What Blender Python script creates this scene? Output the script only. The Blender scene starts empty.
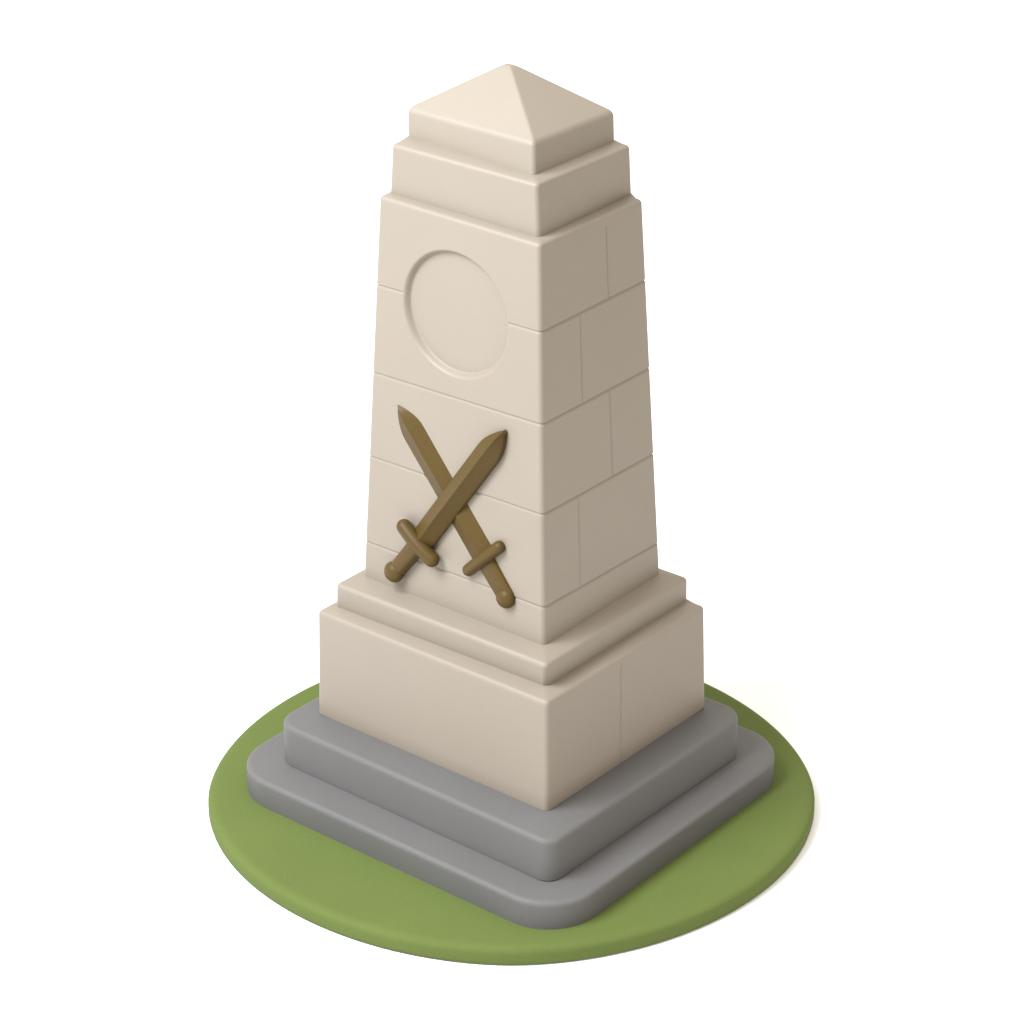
import bpy, bmesh, math, random
from mathutils import Vector, Matrix

S = bpy.context.scene
COL = S.collection
random.seed(4)

# ------------------------------------------------------------------ helpers
def link(name, me, mat, parent=None, wn=True):
    o = bpy.data.objects.new(name, me)
    COL.objects.link(o)
    me.materials.append(mat)
    for p in me.polygons:
        p.use_smooth = True
    me.set_sharp_from_angle(angle=math.radians(55))
    if wn:
        m = o.modifiers.new('weighted', 'WEIGHTED_NORMAL')
        m.mode = 'FACE_AREA'
        m.weight = 50
        m.keep_sharp = True
    if parent:
        o.parent = parent
    return o

def mesh(name, verts, faces):
    me = bpy.data.meshes.new(name)
    me.from_pydata([tuple(v) for v in verts], [], faces)
    bm = bmesh.new(); bm.from_mesh(me)
    bmesh.ops.recalc_face_normals(bm, faces=bm.faces)
    bm.to_mesh(me); bm.free()
    me.update()
    return me

def loft(loops, cap0=True, cap1=True, tip=None):
    """loops: equal-length closed rings of points -> verts, faces"""
    n = len(loops[0]); V = []; F = []
    for L in loops:
        V += list(L)
    for i in range(len(loops) - 1):
        a, b = i*n, (i+1)*n
        for k in range(n):
            k2 = (k+1) % n
            F.append((a+k, a+k2, b+k2, b+k))
    if cap0: F.append(tuple(range(n-1, -1, -1)))
    last = (len(loops)-1)*n
    if tip is not None:
        V.append(tip); t = len(V)-1
        for k in range(n):
            F.append((last+k, last+(k+1) % n, t))
    elif cap1:
        F.append(tuple(range(last, last+n)))
    return V, F

def full_quad(q, r=0.0):
    """left, front, right corners -> four corners counter-clockwise; the left and
    right ones pushed out a little to make up for the rounding of the arris"""
    L, F, R = [Vector(p) for p in q]
    L = L + Vector((-.38*r, 0)); R = R + Vector((.38*r, 0)); F = F + Vector((0, -.38*r))
    B = L + R - F
    return [L, F, R, B]

def inset_quad(q, d):
    n = 4; out = []
    for i in range(n):
        p0, p1, p2 = q[i-1], q[i], q[(i+1) % n]
        e0 = (p1-p0).normalized(); e1 = (p2-p1).normalized()
        n0 = Vector((-e0.y, e0.x)); n1 = Vector((-e1.y, e1.x))
        # intersect the shifted lines
        a = p1 + n0*d; b = p1 + n1*d
        det = e0.x*(-e1.y) - e0.y*(-e1.x)
        w = b - a
        t = (w.x*(-e1.y) - w.y*(-e1.x))/det
        out.append(a + e0*t)
    return out

def round_quad(q, r, seg=6):
    pts = []
    rs = r if isinstance(r, (list, tuple)) else [r]*4
    for i in range(4):
        r = rs[i]
        p0, p1, p2 = q[i-1], q[i], q[(i+1) % 4]
        a = (p0-p1).normalized(); b = (p2-p1).normalized()
        ang = a.angle(b)
        tl = r/math.tan(ang/2)
        c = p1 + (a+b).normalized()*(r/math.sin(ang/2))
        s = p1 + a*tl - c; e = p1 + b*tl - c
        a0 = math.atan2(s.y, s.x); a1 = math.atan2(e.y, e.x)
        da = a1-a0
        while da > math.pi: da -= 2*math.pi
        while da < -math.pi: da += 2*math.pi
        for k in range(seg+1):
            t = a0 + da*k/seg
            pts.append(c + Vector((math.cos(t), math.sin(t)))*r)
    return pts

def ring(q, z, r, seg=6):
    return [Vector((p.x, p.y, z)) for p in round_quad(q, r, seg)]

def tier_loops(qb, zb, qt, zt, r, rb, slope=0.0, seg=6, nb=6, foot=0.0):
    """wall from bottom outline to top outline, then a rounded arris onto the ledge"""
    loops = []
    def qa(z):
        t = (z-zb)/(zt-zb)
        return [b.lerp(a, t) for a, b in zip(qt, qb)]
    loops.append(ring(qb, zb, r, seg))
    z1 = zt-rb
    for k in range(1, 4):
        z = zb + (z1-zb)*k/3
        loops.append(ring(qa(z), z, r, seg))
    q1 = qa(z1)
    for k in range(1, nb+1):
        t = k/nb
        ins = rb*t*t                       # quadratic bezier, control at the arris
        z = z1*(1-t)**2 + zt*2*t*(1-t) + (zt+slope*rb)*t*t
        loops.append(ring(inset_quad(q1, ins), z, [max(x-ins*.6, .3*x) for x in r] if isinstance(r, (list, tuple)) else max(r-ins*.6, .3*r), seg))
    return loops

# ------------------------------------------------------------------ materials
def nodes(name):
    m = bpy.data.materials.new(name); m.use_nodes = True
    return m, m.node_tree.nodes, m.node_tree.links, m.node_tree.nodes['Principled BSDF']

def grainy(name, col, var=.05, rough=.6, spec=.3, big=1.3, fine=120, bump=.04, metallic=0., bump_scale=None, mid=0.):
    m, N, L, P = nodes(name)
    tc = N.new('ShaderNodeTexCoord')
    a = N.new('ShaderNodeTexNoise'); a.inputs['Scale'].default_value = big; a.inputs['Detail'].default_value = 4
    b = N.new('ShaderNodeTexNoise'); b.inputs['Scale'].default_value = fine; b.inputs['Detail'].default_value = 2
    L.new(tc.outputs['Object'], a.inputs['Vector']); L.new(tc.outputs['Object'], b.inputs['Vector'])
    mx = N.new('ShaderNodeMath'); mx.operation = 'ADD'
    L.new(a.outputs['Fac'], mx.inputs[0]); L.new(b.outputs['Fac'], mx.inputs[1])
    r = N.new('ShaderNodeMapRange')
    r.inputs['From Min'].default_value = .6; r.inputs['From Max'].default_value = 1.4
    r.inputs['To Min'].default_value = 0.; r.inputs['To Max'].default_value = 1.
    L.new(mx.outputs[0], r.inputs['Value'])
    c = N.new('ShaderNodeMix'); c.data_type = 'RGBA'
    lo = [x*(1-var) for x in col]; hi = [x*(1+var) for x in col]
    c.inputs[6].default_value = (*lo, 1); c.inputs[7].default_value = (*hi, 1)
    L.new(r.outputs['Result'], c.inputs[0])
    L.new(c.outputs[2], P.inputs['Base Color'])
    P.inputs['Roughness'].default_value = rough
    P.inputs['Specular IOR Level'].default_value = spec
    P.inputs['Metallic'].default_value = metallic
    bp = N.new('ShaderNodeBump'); bp.inputs['Strength'].default_value = bump; bp.inputs['Distance'].default_value = .02
    L.new(b.outputs['Fac'], bp.inputs['Height']); L.new(bp.outputs['Normal'], P.inputs['Normal'])
    return m

STONE = grainy('limestone', (0.2184, 0.1849, 0.1453), var=.03, rough=.48, spec=.33, fine=70, bump=.05)
GREY = grainy('grey_stone', (0.1084, 0.1032, 0.0989), var=.05, rough=.6, spec=.25, fine=90, bump=.07)
GRASS = grainy('lawn_green', (0.0920, 0.1204, 0.0310), var=.05, rough=.8, spec=.12, fine=60, bump=.10, big=2.2)
BRONZE = grainy('bronze', (0.0654, 0.0404, 0.0108), var=.07, rough=.42, spec=.14, fine=60, bump=.04)
FLOOR = grainy('white_floor', (.86, .86, .86), var=.005, rough=.9, spec=.0, fine=5, bump=0.)

# ------------------------------------------------------------------ measured outlines (left, front, right corner; metres)
Q = {
    'capB': (4.4257, [(-0.6927, 0.0500), (0.1460, -0.7000), (0.6904, -0.0264)]),
    'capT': (4.6284, [(-0.6898, 0.0201), (0.1445, -0.6505), (0.6848, -0.0407)]),
    't2T': (4.4020, [(-0.7960, -0.0455), (0.1671, -0.8057), (0.7932, -0.0712)]),
    't2B': (4.0368, [(-0.8172, 0.0195), (0.1794, -0.8137), (0.8118, 0.0003)]),
    'shT': (4.0220, [(-0.8874, -0.0177), (0.1846, -0.9095), (0.8812, -0.0880)]),
    'shB': (1.1187, [(-1.0556, -0.0145), (0.2258, -1.0520), (1.0634, 0.0291)]),
    'ldT': (1.0867, [(-1.2513, -0.0886), (0.2372, -1.2789), (1.2642, 0.0091)]),
    'ldB': (0.8960, [(-1.2595, -0.0599), (0.2383, -1.2248), (1.2689, 0.0399)]),
    'plT': (0.8688, [(-1.3882, -0.0893), (0.2438, -1.4106), (1.3887, -0.0158)]),
    'plB': (0.0000, [(-1.4095, -0.0426), (0.2478, -1.4045), (1.4213, 0.0528)]),
}
RS = .035           # rounding of the upright stone arrises
Z = {k: v[0] for k, v in Q.items()}
FQ = {k: full_quad(v[1], RS) for k, v in Q.items()}

# ------------------------------------------------------------------ the monument
mon = bpy.data.objects.new('war_memorial', None); COL.objects.link(mon)
mon.location = (0, 0, 0)
mon['label'] = 'cream stone obelisk memorial with crossed bronze swords, on grey steps'
mon['category'] = 'monument'

def stone_tier(name, kb, kt, knext, rb, mat=STONE, r=RS):
    zb, zt = Z[kb], Z[kt]
    loops = tier_loops(FQ[kb], zb-.004, FQ[kt], zt, r, rb, slope=.18)
    loops.append(ring(FQ[knext], Z[knext]-.001, r*.8))
    loops.append(ring(inset_quad(FQ[knext], .08), Z[knext]-.002, r*.8))
    V, F = loft(loops)
    return link(name, mesh(name, V, F), mat, mon)

# wall with carved joints ------------------------------------------------------
def carved(name, qb, zb, qt, zt, r, rb, rows, cols, depth, tail, warp=None, seg=6, nb=6):
    """rows: v values (0 top .. 1 bottom) ; cols[k]: u samples on face k (left, right, back right, back left)
    depth(face, u, v, P) -> carving depth ; tail: loops that close the top"""
    H = zt-zb
    nrm = []
    for k in range(4):
        e = (qb[(k+1) % 4]-qb[k]).normalized()
        nrm.append(Vector((e.y, -e.x, 0)))
    loops = []
    for v in rows:
        # corners at this row (each corner has its own warped height)
        cs = []
        for i in range(4):
            vv = warp(i, v) if warp else v
            p = qt[i].lerp(qb[i], vv)
            cs.append(Vector((p.x, p.y, zt-H*vv)))
        L = []
        rr = r
        ins = 0.
        zt_add = None
        for i in range(4):
            p0, p1, p2 = cs[i-1], cs[i], cs[(i+1) % 4]
            a = (p0-p1); b = (p2-p1)
            la, lb = a.length, b.length
            a = a.normalized(); b = b.normalized()
            ang = a.angle(b); tl = rr/math.tan(ang/2)
            c = p1 + (a+b).normalized()*(rr/math.sin(ang/2))
            s = p1 + a*tl - c; e = p1 + b*tl - c
            for k in range(seg+1):
                t = k/seg
                d = (s*math.sin((1-t)*(math.pi-ang)) + e*math.sin(t*(math.pi-ang)))/math.sin(math.pi-ang)
                P = c + d
                dd = depth(i if t > .5 else (i-1) % 4, 0. if t > .5 else 1., v, P)
                L.append(P - Vector((d.x, d.y, 0)).normalized()*dd)
            for u in cols[i]:
                P = p1 + b*(lb*u)
                L.append(P - nrm[i]*depth(i, u, v, P))
        loops.append(L)
    n = len(loops[0])
    # rounded top arris: continue inwards from the first row
    v0 = rows[0]
    q0 = [qt[i].lerp(qb[i], v0) for i in range(4)]
    z1 = zt-H*v0
    def cols_ring(q, z, rr):
        arcs = round_quad(q, rr, seg); L = []
        for i in range(4):
            L += [Vector((p.x, p.y, z)) for p in arcs[i*(seg+1):(i+1)*(seg+1)]]
            for u in cols[i]:
                p = q[i].lerp(q[(i+1) % 4], u)
                L.append(Vector((p.x, p.y, z)))
        return L
    arr = []
    for k in range(1, nb+1):
        t = k/nb; ins = rb*t*t
        z = z1*(1-t)**2 + zt*2*t*(1-t) + (zt+.18*rb)*t*t
        arr.append(cols_ring(inset_quad(q0, ins), z, max(r-ins*.6, .3*r)))
    # ledge up to the next tier's foot, then flat underneath it
    nq, zc = tail
    arr.append(cols_ring(nq, zc, r*.8))
    arr.append(cols_ring(inset_quad(nq, .06), zc-.001, r*.8))
    V, F = loft(loops[::-1] + arr)
    return mesh(name, V, F)

def gprof(x, w):           # soft V groove
    x = abs(x)/w
    return 0. if x >= 1 else (1-x)**1.0

# ---- shaft
J = {0: (.222, .448, .670, .902), 1: (.209, .435, .661, .900), 2: (.203, .433, .664, .913), 3: (.215, .446, .672, .910)}
JN = J[1]
def warp(i, v):
    xs = (0.,)+JN+(1.,); ys = (0.,)+J[i]+(1.,)
    if v <= v_top: return v
    for k in range(5):
        if v <= xs[k+1] or k == 4:
            return ys[k] + (ys[k+1]-ys[k])*(v-xs[k])/(xs[k+1]-xs[k])
HS = Z['shT']-Z['shB']
GW, GD = .012, .009
# left face frame: origin, along, up, outward
FO = Vector((-0.40793366, -0.5248951, 1.1183379)); FS = Vector((0.76880018, -0.63948908, 0)); FT = Vector((0.01833427, 0.02204165, 0.99958893))
FN = Vector((-0.63923456, -0.76847719, 0.02867019))
MC = (-.007, 2.2245); MA, MB = .455, .443          # medallion
MD, MW = .045, .022
VJ = ((.630, -1, 0), (.364, 0, 1), (.612, 1, 2), (.309, 2, 3))   # u, joint above, joint below
def sm(t):
    t = min(1., max(0., t)); return t*t*(3-2*t)
def shaft_depth(face, u, v, P):
    d = 0.
    for j in JN:
        d = max(d, GD*gprof((v-j)*HS, GW*.6 if v < j else GW*1.5))
    if face == 1:
        for (uu, a, b) in VJ:
            v0 = .022 if a < 0 else JN[a]; v1 = JN[b]
            if v0 <= v <= v1:
                d = max(d, .0065*gprof((u-uu)*1.2, .010)*sm((v-v0)/.004))
    if face == 0:
        q = P-FO; s = q.dot(FS); t = q.dot(FT)
        rho = math.hypot((s-MC[0])/MA, (t-MC[1])/MB)
        x = (1-rho)*.455
        if x > -.020:
            f = 1-math.cos(min(1., max(0., (x+.016)/(MW+.016)))*math.pi/2)
            d = d*(1-sm((x+.020)/.014)) if x < -.006 else 0.
            d = max(d, MD*f)
    return d
rbS = .030
v_top = rbS/HS
rows = set([v_top, 1.0])
for j in JN:
    for o in (-1.2, -.6, -.3, 0, .5, 1, 1.5, 2.1):
        rows.add(round(j+o*GW/HS, 5))
tz0, tz1 = 1.75, 2.71
k = int((tz1-tz0)/.006)
for i in range(k+1):
    t = tz0+(tz1-tz0)*i/k
    vv = 1-(t)/HS
    vv = (Z['shT']-(1.118+t))/HS
    if all(abs(vv-x) > .0008 for x in rows): rows.add(round(vv, 5))
for i in range(1, 24):
    vv = i/24
    if vv > v_top+.01 and all(abs(vv-x) > .006 for x in rows): rows.add(vv)
for a in (.0225, .024, .0265): rows.add(a)
for j in JN[:3]:
    rows.add(round(j+.0045, 5))
rows = sorted(x for x in rows if x >= v_top-1e-6)
def span(a, b, n): return [a+(b-a)*i/n for i in range(n+1)]
cl = [.07, .12]+span(.150, .905, 190)+[.945]
cr = set([.08, .17, .25, .43, .5, .72, .82, .92])
for (uu, a, b) in VJ:
    for o in (-1, -.5, 0, .5, 1): cr.add(round(uu+o*.010/1.2, 5))
cr = sorted(cr)
cb = [.1, .3, .5, .7, .9]
me = carved('shaft', FQ['shB'], Z['shB']-.004, FQ['shT'], Z['shT'], RS, rbS, rows, {0: cl, 1: cr, 2: cb, 3: cb}, shaft_depth,
            (FQ['t2B'], Z['t2B']-.001), warp)
shaft = link('shaft', me, STONE, mon)

# ---- plinth, one upright joint on its right face
HP = Z['plT']-Z['plB']
def plinth_depth(face, u, v, P):
    if face == 1 and v > .055:
        return .0065*gprof((u-.4516)*1.83, .012)*sm((v-.055)/.02)
    return 0.
rp = .032
rows = [rp/HP, .06, .075, .09, .10, .115]+span(.15, 1., 8)
cr = [.08, .2, .3, .4]+[.4516+o*.012/1.83 for o in (-1, -.5, 0, .5, 1)]+[.5, .6, .75, .92]
me = carved('plinth', FQ['plB'], Z['plB']-.004, FQ['plT'], Z['plT'], RS, rp, rows, {0: cb, 1: cr, 2: cb, 3: cb}, plinth_depth, (FQ['ldB'], Z['ldB']-.001))
plinth = link('plinth', me, STONE, mon)

stone_tier('base_moulding', 'ldB', 'ldT', 'shB', .032)
stone_tier('upper_tier', 't2B', 't2T', 'capB', .028)

# ---- pyramidal cap
zb, zt, za = Z['capB'], Z['capT'], 4.968
rb = .032
qb, qt = FQ['capB'], FQ['capT']
loops = tier_loops(qb, zb-.004, qt, zt, .034, rb, slope=.66)
lastq = inset_quad([b.lerp(a, 1-rb/(zt-zb)) for a, b in zip(qt, qb)], rb)
cen = sum(lastq, Vector((0, 0)))/4 + Vector((-.014, 0))
z0 = zt+.66*rb
for f, rr, dz in ((.25, .020, 0), (.5, .018, 0), (.75, .016, 0), (.88, .015, 0), (.92, .014, .002), (.95, .011, .006), (.975, .006, .0115)):
    loops.append(ring([p.lerp(cen, f) for p in lastq], z0+(za-z0)*f - dz, rr*.8))
V, F = loft(loops, tip=Vector((cen.x, cen.y, z0+(za-z0)*.985-.0125)))
link('pyramid_cap', mesh('pyramid_cap', V, F), STONE, mon)

# ---- grey steps
def step(name, Fc, a, b, dl, dr, zb, zt, r, rb, zc, shrink):
    Fp = Vector(Fc)
    Lp = Fp + Vector((math.cos(dl), math.sin(dl)))*-a
    Rp = Fp + Vector((math.cos(dr), math.sin(dr)))*b
    q = [Lp, Fp, Rp, Lp+Rp-Fp]
    loops = tier_loops(q, zb-.004, q, zt, r, rb, slope=.2, seg=20, nb=8)
    loops.append(ring(inset_quad(q, shrink), zc, [max(.05, x-shrink*.5) for x in r], 20))
    V, F = loft(loops)
    return link(name, mesh(name, V, F), GREY, mon)
R = math.radians
step('upper_step', (.2703, -1.795), 2.628, 2.333, R(-40.0), R(50.9), -.354, -.036, (.18, .115, .19, .18), .036, -.001, .30)
step('lower_step', (.3135, -2.158), 3.16, 2.90, R(-39.6), R(51.5), -.60, -.386, (.42, .40, .42, .42), .036, -.355, .36)

# ------------------------------------------------------------------ crossed swords (relief on the left face)
FR = Matrix((FS, FT, FN)).transposed().to_4x4(); FR.translation = FO

def world(s, t, n): return FR @ Vector((s, t, n))

def bar(path, widths, heights, base, section):
    """loft section(w,h)->[(side, n)] along a (s,t) path"""
    loops = []
    for i, p in enumerate(path):
        a = Vector(path[max(0, i-1)]); b = Vector(path[min(len(path)-1, i+1)])
        d = (b-a).normalized(); sd = Vector((d.y, -d.x))
        L = []
        for (x, n) in section(widths[i], heights[i]):
            q = Vector(p) + sd*x
            L.append(world(q.x, q.y, base+n))
        loops.append(L)
    return loft(loops)

BASE = [0.]      # height of the sword's underside over the wall
def blade_section(w, h):
    e = .31*h
    return [(-w*.97, -BASE[0]), (-w, e*.35), (-w*.985, e*.75), (-w*.90, e), (-w*.45, h*.66), (-w*.10, h*.90), (-w*.03, h), (w*.03, h), (w*.10, h*.90), (w*.45, h*.66),
            (w*.90, e), (w*.985, e*.75), (w, e*.35), (w*.97, -BASE[0])]

def round_section(w, h):
    out = []
    for k in range(13):
        a = math.pi*(k/12)
        c, s = math.cos(a), math.sin(a)
        out.append((-w*math.copysign(abs(c)**.75, c), h*.25 + h*.75*s**.8 if 0 < k < 12 else 0))
    return [(-w, -BASE[0])] + out[1:-1] + [(w, -BASE[0])]

def capsule(p0, p1, r, base, rise=.012, n=18):
    p0, p1 = Vector(p0), Vector(p1)
    d = (p1-p0); L = d.length; u = d/L; sd = Vector((u.y, -u.x))
    loops = []
    st = [(-r*math.cos(a), r*math.sin(a)) for a in [math.pi/2*k/6 for k in range(1, 7)]]
    prof = [(x, w) for x, w in st] + [(L*k/6, r) for k in range(1, 6)] + [(L-x, w) for x, w in st[::-1]]
    for x, w in prof:
        b = base + rise*math.sin(math.pi*min(1, max(0, x/L)))
        c = p0+u*x
        loops.append([world(*(c+sd*(w*math.cos(t))), b+w*math.sin(t)) for t in [2*math.pi*j/n for j in range(n)]])
    return loft(loops)

def ball(c, r, base, flat=.8):
    loops = []; n = 24
    for k in range(1, 14):
        a = -math.pi/2 + math.pi*k/14
        loops.append([world(c[0]+r*math.cos(a)*math.cos(t), c[1]+r*math.cos(a)*math.sin(t), base+flat*r*math.sin(a)) for t in [2*math.pi*j/n for j in range(n)]])
    return loft(loops, cap0=True, tip=world(c[0], c[1], base+flat*r))

def sword(g, tip, w0, w1, pommel, ga, gb, gr, pr, base, h, shoulder=.82):
    BASE[0] = base-.001
    root = bpy.data.objects.new('sword', None); COL.objects.link(root)
    root.parent = mon; root.location = world(g[0], g[1], 0)
    inv = Matrix.Translation(-root.location)
    def add(name, VF, crease=None):
        me = mesh(name, [inv @ v for v in VF[0]], VF[1])
        return link(name, me, BRONZE, root)
    g, tip = Vector(g), Vector(tip)
    N = 40; P = []; W = []; H = []
    for i in range(N+1):
        f = i/N
        if i > N*.6: f = .6+.4*(1-(1-(f-.6)/.4)**1.3)
        P.append(tuple(g.lerp(tip, f)))
        w = w0+(w1-w0)*min(1, f/shoulder)
        hh = h
        if f > shoulder:
            x = (f-shoulder)/(1-shoulder)
            w *= max(.13, (1-x**1.62)**.80)
            hh = h*(1-.35*x**2)*(1-.55*max(0, (x-.8)/.2)**2)
        W.append(w); H.append(hh)
    add('blade', bar(P, W, H, base, blade_section))
    pv = Vector(pommel)
    d = (g-pv)
    P = [tuple(pv+d*f) for f in (0, .2, .4, .6, .8, 1.05)]
    add('grip', bar(P, [w0*.66, w0*.66, w0*.67, w0*.69, w0*.71, w0*.73], [h*.9]*6, base, round_section))
    add('cross_guard', capsule(ga, gb, gr, base+h*.62))
    add('pommel', ball(pommel, pr, base+h*.45))
    return root

# the sword that passes beneath, tip to the upper left
o1 = sword((.287, .506), (-.515, 1.425), .120, .125, (.497, .264), (.166, .374), (.434, .636), .046, .076, .002, .052)
o1['label'] = 'sword passing underneath, tip to upper left'
# the sword on top, tip to the upper right
o2 = sword((-.258, .470), (.466, 1.512), .094, .094, (-.496, .155), (-.390, .549), (-.130, .377), .055, .078, .036, .082)
o2['label'] = 'sword lying on top, tip to upper right'

# ------------------------------------------------------------------ lawn slab and floor
zg, zf = -.597, -.745
n = 160
def plan(ins):
    out = []
    for k in range(n):
        t = 2*math.pi*k/n
        c, s = math.cos(t), math.sin(t)
        m = 1.88
        a, b = 2.245-ins, (2.12 if s < 0 else 2.27)-ins
        rr = (abs(c/a)**m + abs(s/b)**m)**(-1/m)
        out.append((rr*c, rr*s - .10))
    return out
loops = []
for ins, z in ((.03, zf+.001), (.006, zf+.012), (0, zf+.035), (0, zg-.055)):
    loops.append([Vector((x, y, z)) for x, y in plan(ins)])
for k in range(1, 9):
    t = k/8
    z = (zg-.055)*(1-t)**2 + zg*2*t*(1-t) + zg*t*t
    loops.append([Vector((x, y, z)) for x, y in plan(.085*t*t)])
loops.append([Vector((x, y, zg)) for x, y in plan(.5)])
V, F = loft(loops)
lawn = link('lawn_base', mesh('lawn_base', V, F), GRASS)
lawn['label'] = 'round green lawn slab under the grey steps of the memorial'
lawn['category'] = 'lawn'

nf = 96
V = [Vector((0, 0, zf))]; F = []
for r_ in (3, 8, 20, 60):
    V += [Vector((r_*math.cos(2*math.pi*k/nf), r_*math.sin(2*math.pi*k/nf), zf)) for k in range(nf)]
for k in range(nf):
    F.append((0, 1+k, 1+(k+1) % nf))
for j in range(3):
    for k in range(nf):
        a = 1+j*nf; b = a+nf
        F.append((a+k, b+k, b+(k+1) % nf, a+(k+1) % nf))
floor = link('floor', mesh('floor', V, F), FLOOR, wn=False)
floor['kind'] = 'structure'
floor['label'] = 'plain white floor under the memorial'

# ------------------------------------------------------------------ light
w = bpy.data.worlds.new('World'); S.world = w; w.use_nodes = True
bg = w.node_tree.nodes['Background']
bg.inputs['Color'].default_value = (1.0, .948, .872, 1)
# white studio dome, brighter overhead than at the horizon
WN, WL = w.node_tree.nodes, w.node_tree.links
tc = WN.new('ShaderNodeTexCoord'); sx = WN.new('ShaderNodeSeparateXYZ'); mr = WN.new('ShaderNodeMapRange')
WL.new(tc.outputs['Generated'], sx.inputs[0]); WL.new(sx.outputs['Z'], mr.inputs['Value'])
mr.inputs['To Min'].default_value = .85; mr.inputs['To Max'].default_value = 1.74
WL.new(mr.outputs['Result'], bg.inputs['Strength'])

def lamp(name, loc, target, size, power, col):
    d = bpy.data.lights.new(name, 'AREA'); d.shape = 'DISK'; d.size = size; d.energy = power; d.color = col
    o = bpy.data.objects.new(name, d); COL.objects.link(o)
    o.location = loc
    o.rotation_euler = (Vector(target)-Vector(loc)).to_track_quat('-Z', 'Y').to_euler()
    return o
D = Vector((-.565, -.39, .73)).normalized()*15
lamp('key_lamp', Vector((0, 0, 2))+D, (0, 0, 2), 8.5, 4950, (.93, 1.0, 1.10))

# ------------------------------------------------------------------ camera
cd = bpy.data.cameras.new('Camera'); cam = bpy.data.objects.new('Camera', cd); COL.objects.link(cam)
cam.location = (.00441112, -20.1591830, 11.6295922)
cam.rotation_euler = (math.radians(90-26.40452594689482), 0, 0)
cd.sensor_width = 36; cd.lens = 111.05515127; cd.clip_end = 500
S.camera = cam
S.view_settings.view_transform = 'Standard'; S.view_settings.look = 'None'
S.view_settings.exposure = 0; S.view_settings.gamma = 1; S.view_settings.use_curve_mapping = False
